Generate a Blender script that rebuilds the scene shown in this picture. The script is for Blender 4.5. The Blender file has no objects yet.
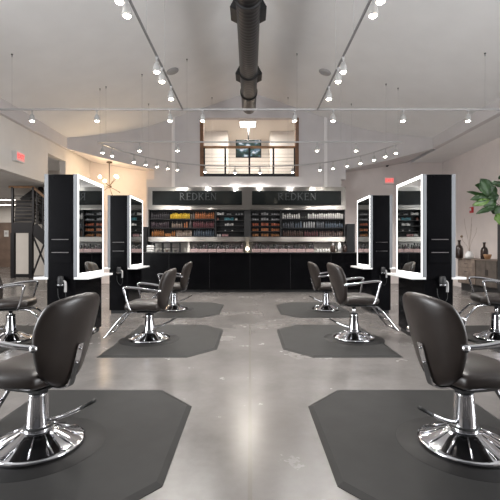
import bpy, bmesh, math, random
from mathutils import Vector, Matrix
random.seed(7)
S = bpy.context.scene
COL = S.collection
R = math.radians
PI = math.pi
F, CX, CY, H = 390.0, 250.0, 248.0, 1.2

def P(px, py, d):
    return Vector(((px - CX) * d / F, d, H + (CY - py) * d / F))

# ------------------------------------------------------------------ materials
def mat(name, col, rough=0.5, metal=0.0, emit=None, es=0.0, noise=None, bump=0.0, coat=0.0, trans=0.0, spec=0.5):
    m = bpy.data.materials.new(name); m.use_nodes = True
    nt = m.node_tree; b = nt.nodes['Principled BSDF']
    b.inputs['Base Color'].default_value = (*col, 1)
    b.inputs['Roughness'].default_value = rough
    b.inputs['Metallic'].default_value = metal
    b.inputs['Coat Weight'].default_value = coat
    b.inputs['Transmission Weight'].default_value = trans
    b.inputs['Specular IOR Level'].default_value = spec
    if emit:
        b.inputs['Emission Color'].default_value = (*emit, 1)
        b.inputs['Emission Strength'].default_value = es
    if noise or bump:
        tc = nt.nodes.new('ShaderNodeTexCoord')
        nz = nt.nodes.new('ShaderNodeTexNoise')
        nz.inputs['Scale'].default_value = noise[0] if noise else 60
        nz.inputs['Detail'].default_value = 5
        nt.links.new(tc.outputs['Object'], nz.inputs['Vector'])
        if noise:
            k = noise[1]
            rp = nt.nodes.new('ShaderNodeValToRGB')
            rp.color_ramp.elements[0].position = .3; rp.color_ramp.elements[1].position = .7
            rp.color_ramp.elements[0].color = (*[c * (1 - k) for c in col], 1)
            rp.color_ramp.elements[1].color = (*[min(1, c * (1 + k)) for c in col], 1)
            nt.links.new(nz.outputs['Fac'], rp.inputs['Fac'])
            nt.links.new(rp.outputs['Color'], b.inputs['Base Color'])
        if bump:
            bp = nt.nodes.new('ShaderNodeBump'); bp.inputs['Strength'].default_value = bump
            bp.inputs['Distance'].default_value = .01
            nt.links.new(nz.outputs['Fac'], bp.inputs['Height'])
            nt.links.new(bp.outputs['Normal'], b.inputs['Normal'])
    return m

M = {}
M['wall'] = mat('painted_plaster', (.60, .575, .58), .7, noise=(3, .03))
M['blush'] = mat('blush_plaster', (.72, .66, .64), .7, noise=(3, .03))
M['charcoal'] = mat('charcoal_plaster', (.10, .10, .105), .8)
M['cream'] = mat('cream_plaster', (.72, .69, .66), .7, noise=(3, .03))
M['ceil'] = mat('ceiling_paint', (.80, .795, .79), .75, noise=(2, .025))
M['trimw'] = mat('white_trim', (.82, .80, .80), .5)
M['blackgloss'] = mat('black_lacquer', (.0028, .0028, .0035), .2, noise=(4, .2), spec=.09)
M['black'] = mat('black_laminate', (.008, .008, .009), .3, noise=(8, .2), spec=.2)
M['blackmatte'] = mat('black_matte', (.012, .012, .013), .55, noise=(8, .2))
M['duct'] = mat('black_duct_steel', (.009, .009, .011), .28, metal=.3, noise=(20, .25))
M['chrome'] = mat('chrome', (.56, .56, .58), .07, metal=1)
M['satin'] = mat('satin_metal', (.62, .62, .63), .28, metal=1)
M['alum'] = mat('pale_aluminium', (.17, .178, .19), .45, metal=.0)
M['mirror'] = mat('mirror_silver', (.80, .84, .84), .01, metal=1)
M['led'] = mat('led_diffuser', (.9, .9, .9), .4, emit=(1, .985, .965), es=2.8)
M['white'] = mat('white_gloss', (.78, .78, .78), .25)
M['whitep'] = mat('white_plastic', (.75, .74, .72), .4)
M['leather'] = mat('brown_vinyl', (.022, .0165, .0142), .36, noise=(9, .18), bump=.04)
M['rubber'] = mat('grey_rubber', (.019, .0185, .018), .6, noise=(5, .14), bump=.08, spec=.2)
M['rubber2'] = mat('worn_rubber', (.013, .0125, .0125), .55, noise=(6, .15), spec=.2)
M['blackrub'] = mat('black_rubber', (.012, .012, .012), .5)
M['wood'] = mat('oak_wood', (.33, .18, .09), .45, noise=(6, .3))
M['jamb'] = mat('brown_wood', (.20, .10, .055), .45, noise=(6, .3))
M['darkwood'] = mat('dark_brown_panel', (.16, .11, .085), .5, noise=(2, .3))
M['greywood'] = mat('grey_oak', (.19, .15, .125), .5, noise=(7, .3))
M['greywood2'] = mat('dark_grey_oak', (.085, .07, .06), .5, noise=(7, .3))
M['steel'] = mat('dark_steel', (.022, .022, .026), .45, metal=.4)
M['tread'] = mat('stair_tread', (.075, .065, .058), .5, noise=(5, .2))
M['lamp'] = mat('spot_bulb', (1, 1, 1), .5, emit=(1, .88, .70), es=45)
M['lampw'] = mat('warm_bulb', (1, 1, 1), .5, emit=(1, .74, .42), es=30)
M['panel'] = mat('lit_panel', (1, 1, 1), .5, emit=(1, .93, .84), es=6)
M['red'] = mat('alarm_red', (.55, .03, .04), .4)
M['exitred'] = mat('exit_red', (.6, .05, .05), .4, emit=(1, .10, .09), es=1.0)
M['exitface'] = mat('exit_face', (.75, .4, .4), .4, emit=(1, .36, .34), es=.3)
M['signblack'] = mat('sign_black_glass', (.006, .007, .007), .12, noise=(3, .2), spec=.16)
M['letter'] = mat('sign_grey_letter', (.020, .022, .024), .4)
M['head'] = mat('lamp_head_grey', (.42, .41, .40), .4)
M['grey'] = mat('speaker_grey', (.36, .35, .35), .7)
M['track'] = mat('track_white', (.40, .39, .39), .4)
M['trackd'] = mat('track_grey', (.16, .155, .155), .4)
M['wire'] = mat('cable_grey', (.42, .415, .415), .4)
M['hook'] = mat('cable_gripper', (.06, .06, .06), .4)
M['ceramic'] = mat('dark_brown_glaze', (.030, .018, .015), .22, noise=(9, .3))
M['bronze'] = mat('dark_bronze', (.045, .03, .02), .4, metal=.4)
M['branch'] = mat('dry_branch', (.22, .15, .10), .7)
M['leaf'] = mat('fig_leaf', (.018, .052, .010), .5, noise=(7, .5))
M['leafl'] = mat('young_fig_leaf', (.10, .19, .03), .4, noise=(7, .3))
M['stem'] = mat('fig_stem', (.075, .055, .035), .7)
M['glass'] = mat('clear_glass', (.92, .95, .95), .03, trans=1.0)
M['pink'] = mat('pink_box', (.36, .255, .25), .5)

# polished concrete
def concrete():
    m = bpy.data.materials.new('polished_concrete'); m.use_nodes = True
    nt = m.node_tree; b = nt.nodes['Principled BSDF']; N = nt.nodes.new; L = nt.links.new
    tc = N('ShaderNodeTexCoord')
    n1 = N('ShaderNodeTexNoise'); n1.inputs['Scale'].default_value = 1.3; n1.inputs['Detail'].default_value = 9; n1.inputs['Roughness'].default_value = .62
    n2 = N('ShaderNodeTexNoise'); n2.inputs['Scale'].default_value = 22; n2.inputs['Detail'].default_value = 6
    L(tc.outputs['Object'], n1.inputs['Vector']); L(tc.outputs['Object'], n2.inputs['Vector'])
    r1 = N('ShaderNodeValToRGB'); e = r1.color_ramp.elements
    e[0].position = .3; e[0].color = (.110, .102, .097, 1); e[1].position = .80; e[1].color = (.185, .172, .165, 1)
    L(n1.outputs['Fac'], r1.inputs['Fac'])
    mx = N('ShaderNodeMixRGB'); mx.blend_type = 'MULTIPLY'; mx.inputs[0].default_value = .18
    r2 = N('ShaderNodeValToRGB'); r2.color_ramp.elements[0].position = .3; r2.color_ramp.elements[0].color = (.7, .7, .7, 1); r2.color_ramp.elements[1].position = .65
    L(n2.outputs['Fac'], r2.inputs['Fac']); L(r1.outputs['Color'], mx.inputs[1]); L(r2.outputs['Color'], mx.inputs[2])
    # sawn control joint along the middle of the room
    sp = N('ShaderNodeSeparateXYZ'); L(tc.outputs['Object'], sp.inputs[0])
    ab = N('ShaderNodeMath'); ab.operation = 'ABSOLUTE'; L(sp.outputs['X'], ab.inputs[0])
    lt = N('ShaderNodeMath'); lt.operation = 'LESS_THAN'; lt.inputs[1].default_value = .011; L(ab.outputs[0], lt.inputs[0])
    mj = N('ShaderNodeMixRGB'); L(lt.outputs[0], mj.inputs[0]); L(mx.outputs[0], mj.inputs[1]); mj.inputs[2].default_value = (.12, .11, .10, 1)
    L(mj.outputs[0], b.inputs['Base Color']); b.inputs['Specular IOR Level'].default_value = .38
    mr = N('ShaderNodeMapRange'); mr.inputs['To Min'].default_value = .14; mr.inputs['To Max'].default_value = .36
    L(n1.outputs['Fac'], mr.inputs['Value']); L(mr.outputs[0], b.inputs['Roughness'])
    bp = N('ShaderNodeBump'); bp.inputs['Strength'].default_value = .03; L(n1.outputs['Fac'], bp.inputs['Height']); L(bp.outputs['Normal'], b.inputs['Normal'])
    return m
M['concrete'] = concrete()

def stainless():
    m = bpy.data.materials.new('brushed_stainless'); m.use_nodes = True
    nt = m.node_tree; b = nt.nodes['Principled BSDF']; N = nt.nodes.new; L = nt.links.new
    b.inputs['Metallic'].default_value = 1; b.inputs['Base Color'].default_value = (.42, .40, .375, 1)
    tc = N('ShaderNodeTexCoord'); mp = N('ShaderNodeMapping'); mp.inputs['Scale'].default_value = (1, 1, 120)
    nz = N('ShaderNodeTexNoise'); nz.inputs['Scale'].default_value = 2; nz.inputs['Detail'].default_value = 3
    L(tc.outputs['Object'], mp.inputs[0]); L(mp.outputs[0], nz.inputs['Vector'])
    mr = N('ShaderNodeMapRange'); mr.inputs['To Min'].default_value = .40; mr.inputs['To Max'].default_value = .47
    L(nz.outputs['Fac'], mr.inputs['Value']); L(mr.outputs[0], b.inputs['Roughness'])
    b.inputs['Anisotropic'].default_value = 1; b.inputs['Anisotropic Rotation'].default_value = .25
    tg = N('ShaderNodeTangent'); tg.direction_type = 'RADIAL'; tg.axis = 'Z'; L(tg.outputs[0], b.inputs['Tangent'])
    return m
M['stainless'] = stainless()

def screen():
    m = bpy.data.materials.new('screen_picture'); m.use_nodes = True
    nt = m.node_tree; b = nt.nodes['Principled BSDF']; N = nt.nodes.new; L = nt.links.new
    b.inputs['Base Color'].default_value = (.01, .01, .01, 1); b.inputs['Roughness'].default_value = .2
    tc = N('ShaderNodeTexCoord'); mp = N('ShaderNodeMapping'); mp.inputs['Scale'].default_value = (3.2, 1, 5.5); mp.inputs['Location'].default_value = (.7, 0, .35)
    nz = N('ShaderNodeTexNoise'); nz.inputs['Scale'].default_value = 1.1; nz.inputs['Detail'].default_value = 3
    L(tc.outputs['Object'], mp.inputs[0]); L(mp.outputs[0], nz.inputs['Vector'])
    r = N('ShaderNodeValToRGB'); e = r.color_ramp.elements
    e[0].position = .38; e[0].color = (.02, .04, .045, 1); e[1].position = .63; e[1].color = (.8, .85, .9, 1)
    x = e.new(.48); x.color = (.05, .09, .07, 1); y = e.new(.56); y.color = (.16, .25, .33, 1)
    L(nz.outputs['Fac'], r.inputs['Fac']); L(r.outputs['Color'], b.inputs['Emission Color']); b.inputs['Emission Strength'].default_value = .8
    return m
M['screen'] = screen()

# ------------------------------------------------------------------ mesh helpers
class MB:
    def __init__(s): s.bm = bmesh.new(); s.mi = 0
    def faces(s, vs, fs, smooth=False):
        v = [s.bm.verts.new(p) for p in vs]; out = []
        for f in fs:
            try:
                q = s.bm.faces.new([v[i] for i in f]); q.material_index = s.mi; q.smooth = smooth; out.append(q)
            except ValueError: pass
        return v, out
    def box(s, x0, x1, y0, y1, z0, z1, bev=0.0, mtx=None):
        vs = [Vector(p) for p in ((x0, y0, z0), (x1, y0, z0), (x1, y1, z0), (x0, y1, z0), (x0, y0, z1), (x1, y0, z1), (x1, y1, z1), (x0, y1, z1))]
        if mtx: vs = [mtx @ p for p in vs]
        v, f = s.faces(vs, [(0, 3, 2, 1), (4, 5, 6, 7), (0, 1, 5, 4), (1, 2, 6, 5), (2, 3, 7, 6), (3, 0, 4, 7)])
        if bev:
            es = list({e for q in f for e in q.edges})
            r = bmesh.ops.bevel(s.bm, geom=es, offset=bev, segments=2, affect='EDGES', profile=.5)
            for q in r['faces']: q.material_index = s.mi
        return s
    def bar(s, a, b, w, h=None):
        """square bar between two points"""
        a, b = Vector(a), Vector(b); h = h or w
        d = b - a; L = d.length; q = d.to_track_quat('Y', 'Z').to_matrix().to_4x4()
        return s.box(-w / 2, w / 2, 0, L, -h / 2, h / 2, mtx=Matrix.Translation(a) @ q)
    def prism(s, poly, y0, y1, axis='xz'):
        n = len(poly)
        if axis == 'xz': vs = [(p[0], y0, p[1]) for p in poly] + [(p[0], y1, p[1]) for p in poly]
        elif axis == 'yz': vs = [(y0, p[0], p[1]) for p in poly] + [(y1, p[0], p[1]) for p in poly]
        else: vs = [(p[0], p[1], y0) for p in poly] + [(p[0], p[1], y1) for p in poly]
        s.faces(vs, [tuple(range(n)), tuple(range(2 * n - 1, n - 1, -1))] + [(i, (i + 1) % n, n + (i + 1) % n, n + i) for i in range(n)])
        return s
    def lathe(s, prof, n=32, mtx=None, sharp=False):
        vs = []
        for r, z in prof:
            for k in range(n):
                a = 2 * PI * k / n; p = Vector((r * math.cos(a), r * math.sin(a), z)); vs.append(mtx @ p if mtx else p)
        fs = []; m = len(prof)
        for i in range(m - 1):
            for k in range(n): fs.append((i * n + k, i * n + (k + 1) % n, (i + 1) * n + (k + 1) % n, (i + 1) * n + k))
        s.faces(vs, fs, smooth=not sharp)
        v0 = s.bm.verts[:] ; s.bm.verts.ensure_lookup_table()
        tot = len(s.bm.verts); base = tot - m * n
        for (i, rev) in ((0, True), (m - 1, False)):
            ring = [s.bm.verts[base + i * n + k] for k in range(n)]
            if rev: ring.reverse()
            try:
                f = s.bm.faces.new(ring); f.material_index = s.mi
            except ValueError: pass
        return s
    def tube(s, pts, r, n=10, closed=False, flat=1.0, up=Vector((0, 0, 1))):
        pts = [Vector(p) for p in pts]; m = len(pts); vs = []
        prev = None
        for i, p in enumerate(pts):
            if closed: t = (pts[(i + 1) % m] - pts[i - 1])
            else: t = pts[min(i + 1, m - 1)] - pts[max(i - 1, 0)]
            t.normalize()
            if prev is None:
                a = up if abs(t.dot(up)) < .95 else Vector((1, 0, 0))
                u = (a - t * a.dot(t)).normalized()
            else:
                u = (prev - t * prev.dot(t)).normalized()
            prev = u; w = t.cross(u)
            rr = r[i] if isinstance(r, (list, tuple)) else r
            for k in range(n):
                a = 2 * PI * k / n; vs.append(p + u * (rr * flat * math.cos(a)) + w * (rr * math.sin(a)))
        fs = []
        for i in range(m if closed else m - 1):
            j = (i + 1) % m
            for k in range(n): fs.append((i * n + k, i * n + (k + 1) % n, j * n + (k + 1) % n, j * n + k))
        if not closed:
            fs.append(tuple(range(n - 1, -1, -1))); fs.append(tuple((m - 1) * n + k for k in range(n)))
        s.faces(vs, fs, smooth=True)
        return s
    def ball(s, c, r, n=12, sx=1, sy=1, sz=1):
        prof = []
        m = max(6, n // 2)
        for i in range(m + 1):
            a = -PI / 2 + PI * i / m; prof.append((max(1e-4, r * math.cos(a)), r * math.sin(a)))
        return s.lathe(prof, n, Matrix.Translation(c) @ Matrix.Diagonal((sx, sy, sz, 1)))
    def build(s, name, m, parent=None, subsurf=0, loc=None):
        bmesh.ops.recalc_face_normals(s.bm, faces=s.bm.faces[:])
        me = bpy.data.meshes.new(name); s.bm.to_mesh(me); s.bm.free()
        for x in (m if isinstance(m, (list, tuple)) else [m]): me.materials.append(x)
        o = bpy.data.objects.new(name, me); COL.objects.link(o)
        if parent: o.parent = parent
        if loc is not None: o.location = loc
        if subsurf:
            md = o.modifiers.new('sub', 'SUBSURF'); md.levels = subsurf; md.render_levels = subsurf
        return o

def tag(o, label, cat, group=None):
    o['label'] = label; o['category'] = cat
    if group: o['group'] = group
    return o
def struct(o): o['kind'] = 'structure'; return o
def thing(name, label, cat, loc=(0, 0, 0), rz=0, group=None):
    o = bpy.data.objects.new(name, None); COL.objects.link(o); o.location = loc; o.rotation_euler = (0, 0, rz); o.empty_display_size = .1
    return tag(o, label, cat, group)
def copy_tree(o, parent=None):
    c = o.copy(); COL.objects.link(c)
    if parent: c.parent = parent
    for ch in list(o.children): copy_tree(ch, c)
    return c
def catmull(pts, k=6):
    pts = [Vector(p) for p in pts]; out = []
    for i in range(len(pts) - 1):
        p0 = pts[max(i - 1, 0)]; p1 = pts[i]; p2 = pts[i + 1]; p3 = pts[min(i + 2, len(pts) - 1)]
        for j in range(k):
            t = j / k
            out.append(.5 * ((2 * p1) + (p2 - p0) * t + (2 * p0 - 5 * p1 + 4 * p2 - p3) * t * t + (3 * p1 - p0 - 3 * p2 + p3) * t ** 3))
    out.append(pts[-1]); return out
ORD = ['first', 'second', 'third', 'fourth', 'fifth', 'sixth', 'seventh', 'eighth', 'ninth', 'tenth', 'eleventh', 'twelfth', 'thirteenth', 'fourteenth', 'fifteenth', 'sixteenth', 'seventeenth', 'eighteenth', 'nineteenth', 'twentieth', 'twenty-first', 'twenty-second', 'twenty-third', 'twenty-fourth', 'twenty-fifth', 'twenty-sixth', 'twenty-seventh', 'twenty-eighth']

# ------------------------------------------------------------------ the room
RZ = 6.2; SL = .34; XB = 5.3; ZB = 4.08; XR = 6.5; XL = -5.4; YB = 12.5; YR = 13.15; Y0 = -5.0
def roof(x): return RZ - SL * abs(x)
struct(MB().box(-25, XR + .2, Y0 - .2, 25.2, -.12, 0).build('floor', M['concrete']))
b = MB()
for sgn in (-1, 1):
    b.prism([(0, RZ), (sgn * (XB + .2), roof(XB + .2)), (sgn * (XB + .2), roof(XB + .2) + .15), (0, RZ + .15)], Y0, YB + .25)
struct(b.build('ceiling', M['ceil']))
# bands where the vault meets the side walls
struct(MB().box(XL - .1, -XB, Y0, 11.35, ZB, roof(XB) + .12).build('trim_left', M['wall']))
struct(MB().box(XB, XB + .15, Y0, 11.35, ZB, roof(XB) + .12).build('trim_right', M['wall']))
struct(MB().box(XB + .15, XR + .2, Y0, YR, ZB, ZB + .12).build('ceiling_right', M['ceil']))
# left wall: full near the camera, an open header, a doorway
b = MB()
b.box(XL - .18, XL, Y0, -.2, 0, ZB); b.box(XL - .18, XL, 3.2, 3.5, 0, ZB)
b.box(XL - .18, XL, -.2, 3.2, 0, .5); b.box(XL - .18, XL, -.2, 3.2, 3.7, ZB)
b.box(XL - .18, XL, 3.5, 10.42, 2.92, ZB)
b.box(XL - .18, XL, 10.42, 11.42, 3.74, ZB)
b.box(XL - .18, XL, 11.42, YR + .2, 0, ZB + .1)
struct(b.build('wall_left', M['cream']))
b = MB()
b.box(XR, XR + .2, Y0, -.2, 0, ZB); b.box(XR, XR + .2, 3.2, YR + .2, 0, ZB); b.box(XR, XR + .2, -.2, 3.2, 0, .5); b.box(XR, XR + .2, -.2, 3.2, 3.7, ZB)
struct(b.build('wall_right', M['blush']))
# gable wall with loft opening
WX0, WX1, WZ0, WZ1 = -1.60, 1.56, 3.49, 5.37
AX = 3.07
b = MB()
b.box(-AX - .25, AX - .15, YB, YB + .2, 0, 3.40)
b.prism([(-AX, 3.40), (WX0, 3.40), (WX0, roof(WX0)), (-AX, roof(AX))], YB, YB + .2)
b.prism([(WX1, 3.40), (AX, 3.40), (AX, roof(AX)), (WX1, roof(WX1))], YB, YB + .2)
b.box(WX0, WX1, YB, YB + .2, 3.40, WZ0)
b.prism([(WX0, WZ1), (WX1, WZ1), (WX1, roof(WX1)), (0, RZ), (WX0, roof(WX0))], YB, YB + .2)
# curved upper wings either side and their soffits
n = 14
for sgn in (-1, 1):
    pf = []
    for i in range(n + 1):
        t = i / n
        x = AX + (XB - AX) * t
        y = YB - (YB - 11.3) * (t ** 1.6)
        zb = 3.72 + (ZB - 3.72) * t
        pf.append((sgn * x, y, zb, roof(x) + .02))
    for i in range(n):
        (xa, ya, za, ta), (xb, yb, zb, tb) = pf[i], pf[i + 1]
        vs = [(xa, ya, za), (xb, yb, zb), (xb, yb, tb), (xa, ya, ta), (xa, YR, za), (xb, YR, zb), (xb, YR, tb), (xa, YR, ta)]
        b.faces(vs, [(0, 1, 2, 3), (0, 4, 5, 1), (4, 7, 6, 5), (3, 2, 6, 7)])
struct(b.build('wall_back', M['wall']))
b = MB()
b.box(XL - .2, -AX + .05, YR, YR + .2, 0, 4.2)
b.box(AX - .3, XR + .2, YR, YR + .2, 0, 4.2)
b.box(-AX - .25, -AX - .05, YB + .2, YR, 0, 3.73); b.box(AX - .35, AX - .15, YB + .2, YR, 0, 3.73)
struct(b.build('wall_recess', M['blush']))
# slim vertical casings on the gable wall
for k, px in enumerate((173.5, 325.5)):
    x = P(px, 0, YB).x
    struct(MB().box(x - .05, x + .05, YB - .05, YB, 3.1, roof(x) + .02).build('trim_%d' % (k + 1), M['trimw']))
# wall behind the camera; unseen side windows added to admit fill light
struct(MB().prism([(XL - .2, 0), (XR + .2, 0), (XR + .2, 4.1), (XB + .2, 4.1), (XB + .2, roof(XB + .2)), (0, RZ), (-XB - .2, roof(XB + .2)), (XL - .2, 4.1)], Y0 - .2, Y0).build('wall_front', M['charcoal']))
for k, x0 in enumerate((XL - .14, XR + .06)):
    b = MB()
    for q in range(4): b.box(x0, x0 + .08, -.2 + q * 1.117, -.15 + q * 1.117, .5, 3.7)
    for z in (.5, 2.5, 3.65): b.box(x0, x0 + .08, -.2, 3.2, z, z + .05)
    struct(b.build('window_%d' % (k + 1), M['steel']))
# annex on the left: far room with stair
struct(MB().box(-25, XL - .18, 3.3, 25, 3.85, 3.95).build('ceiling_annex', M['ceil']))
b = MB()
b.box(-7.0, XL - .18, 13.35, 13.5, 0, 4.3)
b.box(-7.0, -6.85, 13.5, 17.2, 0, 4.3)
b.box(-10.35, -6.85, 17.2, 17.35, 0, 4.3)
b.box(-10.35, -10.2, 17.35, 25, 0, 4.3)
b.box(-25, XL - .18, 3.3, 3.45, 0, 4.3); b.box(-25.2, -25, 3.3, 25, 0, 4.3)
b.box(-25, -10.2, 24.6, 24.8, 2.8, 4.3)
struct(b.build('wall_annex', M['cream']))
struct(MB().box(-25, -10.2, 24.5, 24.8, 0, 2.8).build('wall_panelled', M['darkwood']))
# loft behind the opening
b = MB()
b.box(-2.9, 2.9, 12.7, 17.2, 3.3, 3.45)
struct(b.build('floor_loft', M['greywood']))
M['loftceil'] = mat('loft_ceiling_paint', (.85, .81, .76), .7)
b = MB(); b.box(-2.9, 2.9, 12.7, 17.2, 5.7, 5.85)
struct(b.build('ceiling_loft', M['loftceil']))
b = MB()
b.box(-3, -2.9, 12.7, 17.2, 3.3, 5.85); b.box(2.9, 3, 12.7, 17.2, 3.3, 5.85)
b.box(-2.9, -.85, 15, 17.2, 3.45, 5.7); b.box(.78, 2.9, 15, 17.2, 3.45, 5.7); b.box(-.85, .78, 16.4, 16.6, 3.45, 5.7)
struct(b.build('wall_loft', M['cream']))
b = MB()
b.box(WX0, WX0 + .11, YB - .03, YB + .23, WZ0, WZ1); b.box(WX1 - .11, WX1, YB - .03, YB + .23, WZ0, WZ1)
struct(b.build('trim_jamb', M['jamb']))

# ------------------------------------------------------------------ loft things
t = thing('balcony_railing', 'black cable railing with wooden top rail across the loft opening', 'railing', (-.02, YB + .06, WZ0))
zr = P(0, 147, YB).z - WZ0
MB().box(-1.47, 1.47, -.06, .06, zr - .02, zr + .035).build('top_rail', M['wood'], t)
MB().box(-1.56, 1.56, -.08, .06, .0, .09).build('bottom_rail', M['steel'], t)
for x in (-1.46, -.775, 0, .775, 1.46):
    MB().box(x - .028, x + .028, -.03, .03, .09, zr - .02).build('post', M['steel'], t)
for k in range(6):
    z = .16 + k * .115
    MB().tube([(-1.46, 0, z), (1.46, 0, z)], .0045, 6).build('cable', M['steel'], t)
c = P(248.5, 148.5, 14)
t = thing('television', 'flat television hanging in the loft showing a dark outdoor picture', 'television', (c.x, 14, 5.7))
zc = c.z - 5.7
MB().box(-.46, .46, 0, .07, zc - .32, zc + .32, .01).build('casing', M['blackmatte'], t)
MB().box(-.43, .43, -.006, 0, zc - .29, zc + .29).build('screen', M['screen'], t)
b = MB(); b.tube([(0, .09, zc), (0, .09, -.01)], .025, 10); b.box(-.1, .1, .06, .11, zc - .1, zc + .1); b.box(-.1, .1, .02, .16, -.015, 0); b.build('ceiling_mount', M['steel'], t)
t = thing('ceiling_panel_light', 'bright rectangular ceiling light in the loft', 'light', (-.08, 14.1, 5.7))
MB().box(-.31, .31, -.34, .34, -.03, 0).build('frame', M['white'], t)
MB().box(-.27, .27, -.30, .30, -.04, -.03).build('diffuser', M['panel'], t)
# ------------------------------------------------------------------ duct
t = thing('ventilation_duct', 'black round spiral ventilation duct hanging under the ridge', 'duct', (-.03, 0, 5.30))
def ybar(m, y0, y1, r): return m.tube([(0, y0, 0), (0, y1, 0)], r, 32)
prof = []
y = -4.8
b = MB()
pts = []; rr = []
while y < 11.3:
    pts += [(0, y, 0), (0, y + .018, 0), (0, y + .03, 0)]; rr += [.205, .2075, .205]; y += .10
pts.append((0, 11.35, 0)); rr.append(.205)
b.tube(pts, rr, 32); b.build('pipe', M['duct'], t)
for y in (-1, 1.6, 4.2, 6.35, 9.05, 10.25):
    MB().tube([(0, y - .03, 0), (0, y + .03, 0)], .228, 32).build('clamp_band', M['blackmatte'], t)
for y in (1.5, 4.2, 6.9, 9.45):
    for sgn in (-1, 1):
        rot = Matrix.Rotation(sgn * R(-28), 4, 'Y')
        b = MB()
        mt = Matrix.Translation((0, y, 0)) @ rot
        b.box(sgn * .15, sgn * .30, -.20, .20, -.11, .11, mtx=mt)
        o = b.build('register', M['blackmatte'], t)
        l = MB()
        for k in range(5): l.box(sgn * .299, sgn * .312, -.18, .18, -.09 + k * .04, -.075 + k * .04, mtx=mt)
        l.build('louvre', M['duct'], o)
for y in (0.3, 5.5, 10.9):
    for sgn in (-1, 1):
        MB().tube([(sgn * .2, y, .05), (sgn * .2, y, .84)], .006, 6).build('hanger', M['wire'], t)
for (px, py, sd) in ((172.5, 71, 'left of the duct'), (325, 72, 'right of the duct')):
    # speaker lies on the ceiling slope
    k = (px - CX) / F; zz = (CY - py) / F
    d = (RZ - H) / (zz + SL * abs(k)); x = k * d
    t = thing('ceiling_speaker', 'grey round ceiling speaker ' + sd, 'speaker', (x, d, roof(x)), 0, None)
    t.rotation_euler = (0, math.copysign(math.atan(SL), x), 0)
    MB().lathe([(.13, -.004), (.135, -.02), (.12, -.03), (.02, -.033)], 28).build('grille', M['grey'], t)
    MB().lathe([(.13, -.02), (.15, -.018), (.155, 0), (.13, 0)], 28).build('rim', M['grey'], t)

# ------------------------------------------------------------------ tracks and spotlights
ZT = 3.72
def yt(py): return (ZT - H) * F / (CY - py)
def rail(name, label, pts, m, hooks, w=.028):
    a = pts[0]; t = thing(name, label, 'track', a)
    a = Vector(a); q = [Vector(p) - a for p in pts]
    b = MB()
    for i in range(len(q) - 1): b.bar(q[i], q[i + 1], w, .028)
    b.build('rail', m, t)
    for (hx, hy) in hooks:
        if abs(hx) > XB - .05: continue
        zt = roof(hx)
        w = MB(); w.tube([(hx - a.x, hy - a.y, ZT - a.z), (hx - a.x, hy - a.y, zt - a.z)], .0026, 6)
        w = w.build('suspension_cable', M['wire'], t)
        g = MB(); g.lathe([(.018, 0), (.018, -.012), (.006, -.02), (.006, -.055)], 10, Matrix.Translation((hx - a.x, hy - a.y, zt - a.z))); g.build('gripper', M['hook'], w)
    return t
y1 = yt(109.5); y2 = yt(142.0)
def hooksat(y, pxs): return [((p - CX) * y / F, y) for p in pxs]
rail('lighting_track', 'straight white cross track nearest the camera, hung across the whole room', [(XL + .15, y1, ZT), (XB - .02, y1, ZT)], M['track'], hooksat(y1, (12, 485)))
rail('lighting_track', 'shorter white cross track hung behind the first cross track', [(-3.62, y2, ZT), (3.62, y2, ZT)], M['track'], hooksat(y2, (100, 106, 142, 187, 297, 341, 386, 398)))
arc = []
for i in range(25):
    px = 98 + (402 - 98) * i / 24; u = (px - 250) / 152
    py = 142.3 + 24.0 * (1 - abs(u) ** 2.6)
    y = yt(py); arc.append(((px - CX) * y / F, y, ZT))
rail('lighting_track', 'curved white track bowing towards the loft wall', arc, M['track'], [arc[4][:2], arc[9][:2], arc[15][:2], arc[20][:2]])
xs = (182 - CX) / (CY - 108) * (ZT - H)
rail('lighting_track', 'grey track running front to back on the left side of the duct', [(xs, -1.5, ZT), (xs, y1, ZT)], M['trackd'], [(xs, y) for y in (.8, 3.1, 4.6, 5.6)], .02)
rail('lighting_track', 'grey track running front to back on the right side of the duct', [(-xs, -1.5, ZT), (-xs, y1, ZT)], M['trackd'], [(-xs, y) for y in (.8, 3.1, 4.6, 5.6)], .02)

proto = None
LH = -.19
def lampdata(energy, ang):
    L = bpy.data.lights.new('spot', 'SPOT'); L.energy = energy; L.spot_size = R(ang); L.spot_blend = .7; L.shadow_soft_size = .05; L.color = (1, .965, .925); return L
LD = lampdata(66, 150)
def spot(x, y, label, group):
    global proto
    if proto is None:
        t = thing('track_light', label, 'spotlight', (x, y, ZT - .015), 0, group)
        b = MB(); b.lathe([(.02, -.10), (.010, -.09), (.010, -.02), (.022, -.012), (.022, 0)], 12); b.build('stem', M['track'], t)
        b = MB(); b.lathe([(.046, LH - .005), (.050, LH), (.046, LH + .05), (.034, LH + .10), (.012, LH + .12)], 20); b.build('lamp_head', M['head'], t)
        b = MB(); b.ball((0, 0, LH - .002), .038, 16, 1, 1, .6); b.build('bulb', M['lamp'], t)
        l = bpy.data.objects.new('spot_lamp', LD); COL.objects.link(l); l.parent = t; l.location = (0, 0, LH - .045)
        proto = t; return t
    c = copy_tree(proto); c.location = (x, y, ZT - .015); c['label'] = label; c['group'] = group; return c
g = 'track spotlights'
for i, px in enumerate((32, 97, 170, 202.5, 294.5, 333, 403, 468)):
    spot((px - CX) * y1 / F, y1, 'white spotlight on the front cross track, %s from the left' % ORD[i], g)
for i, px in enumerate((139.5, 177.5, 317, 356)):
    spot((px - CX) * y2 / F, y2, 'white spotlight on the second cross track, %s from the left' % ORD[i], g)
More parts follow.
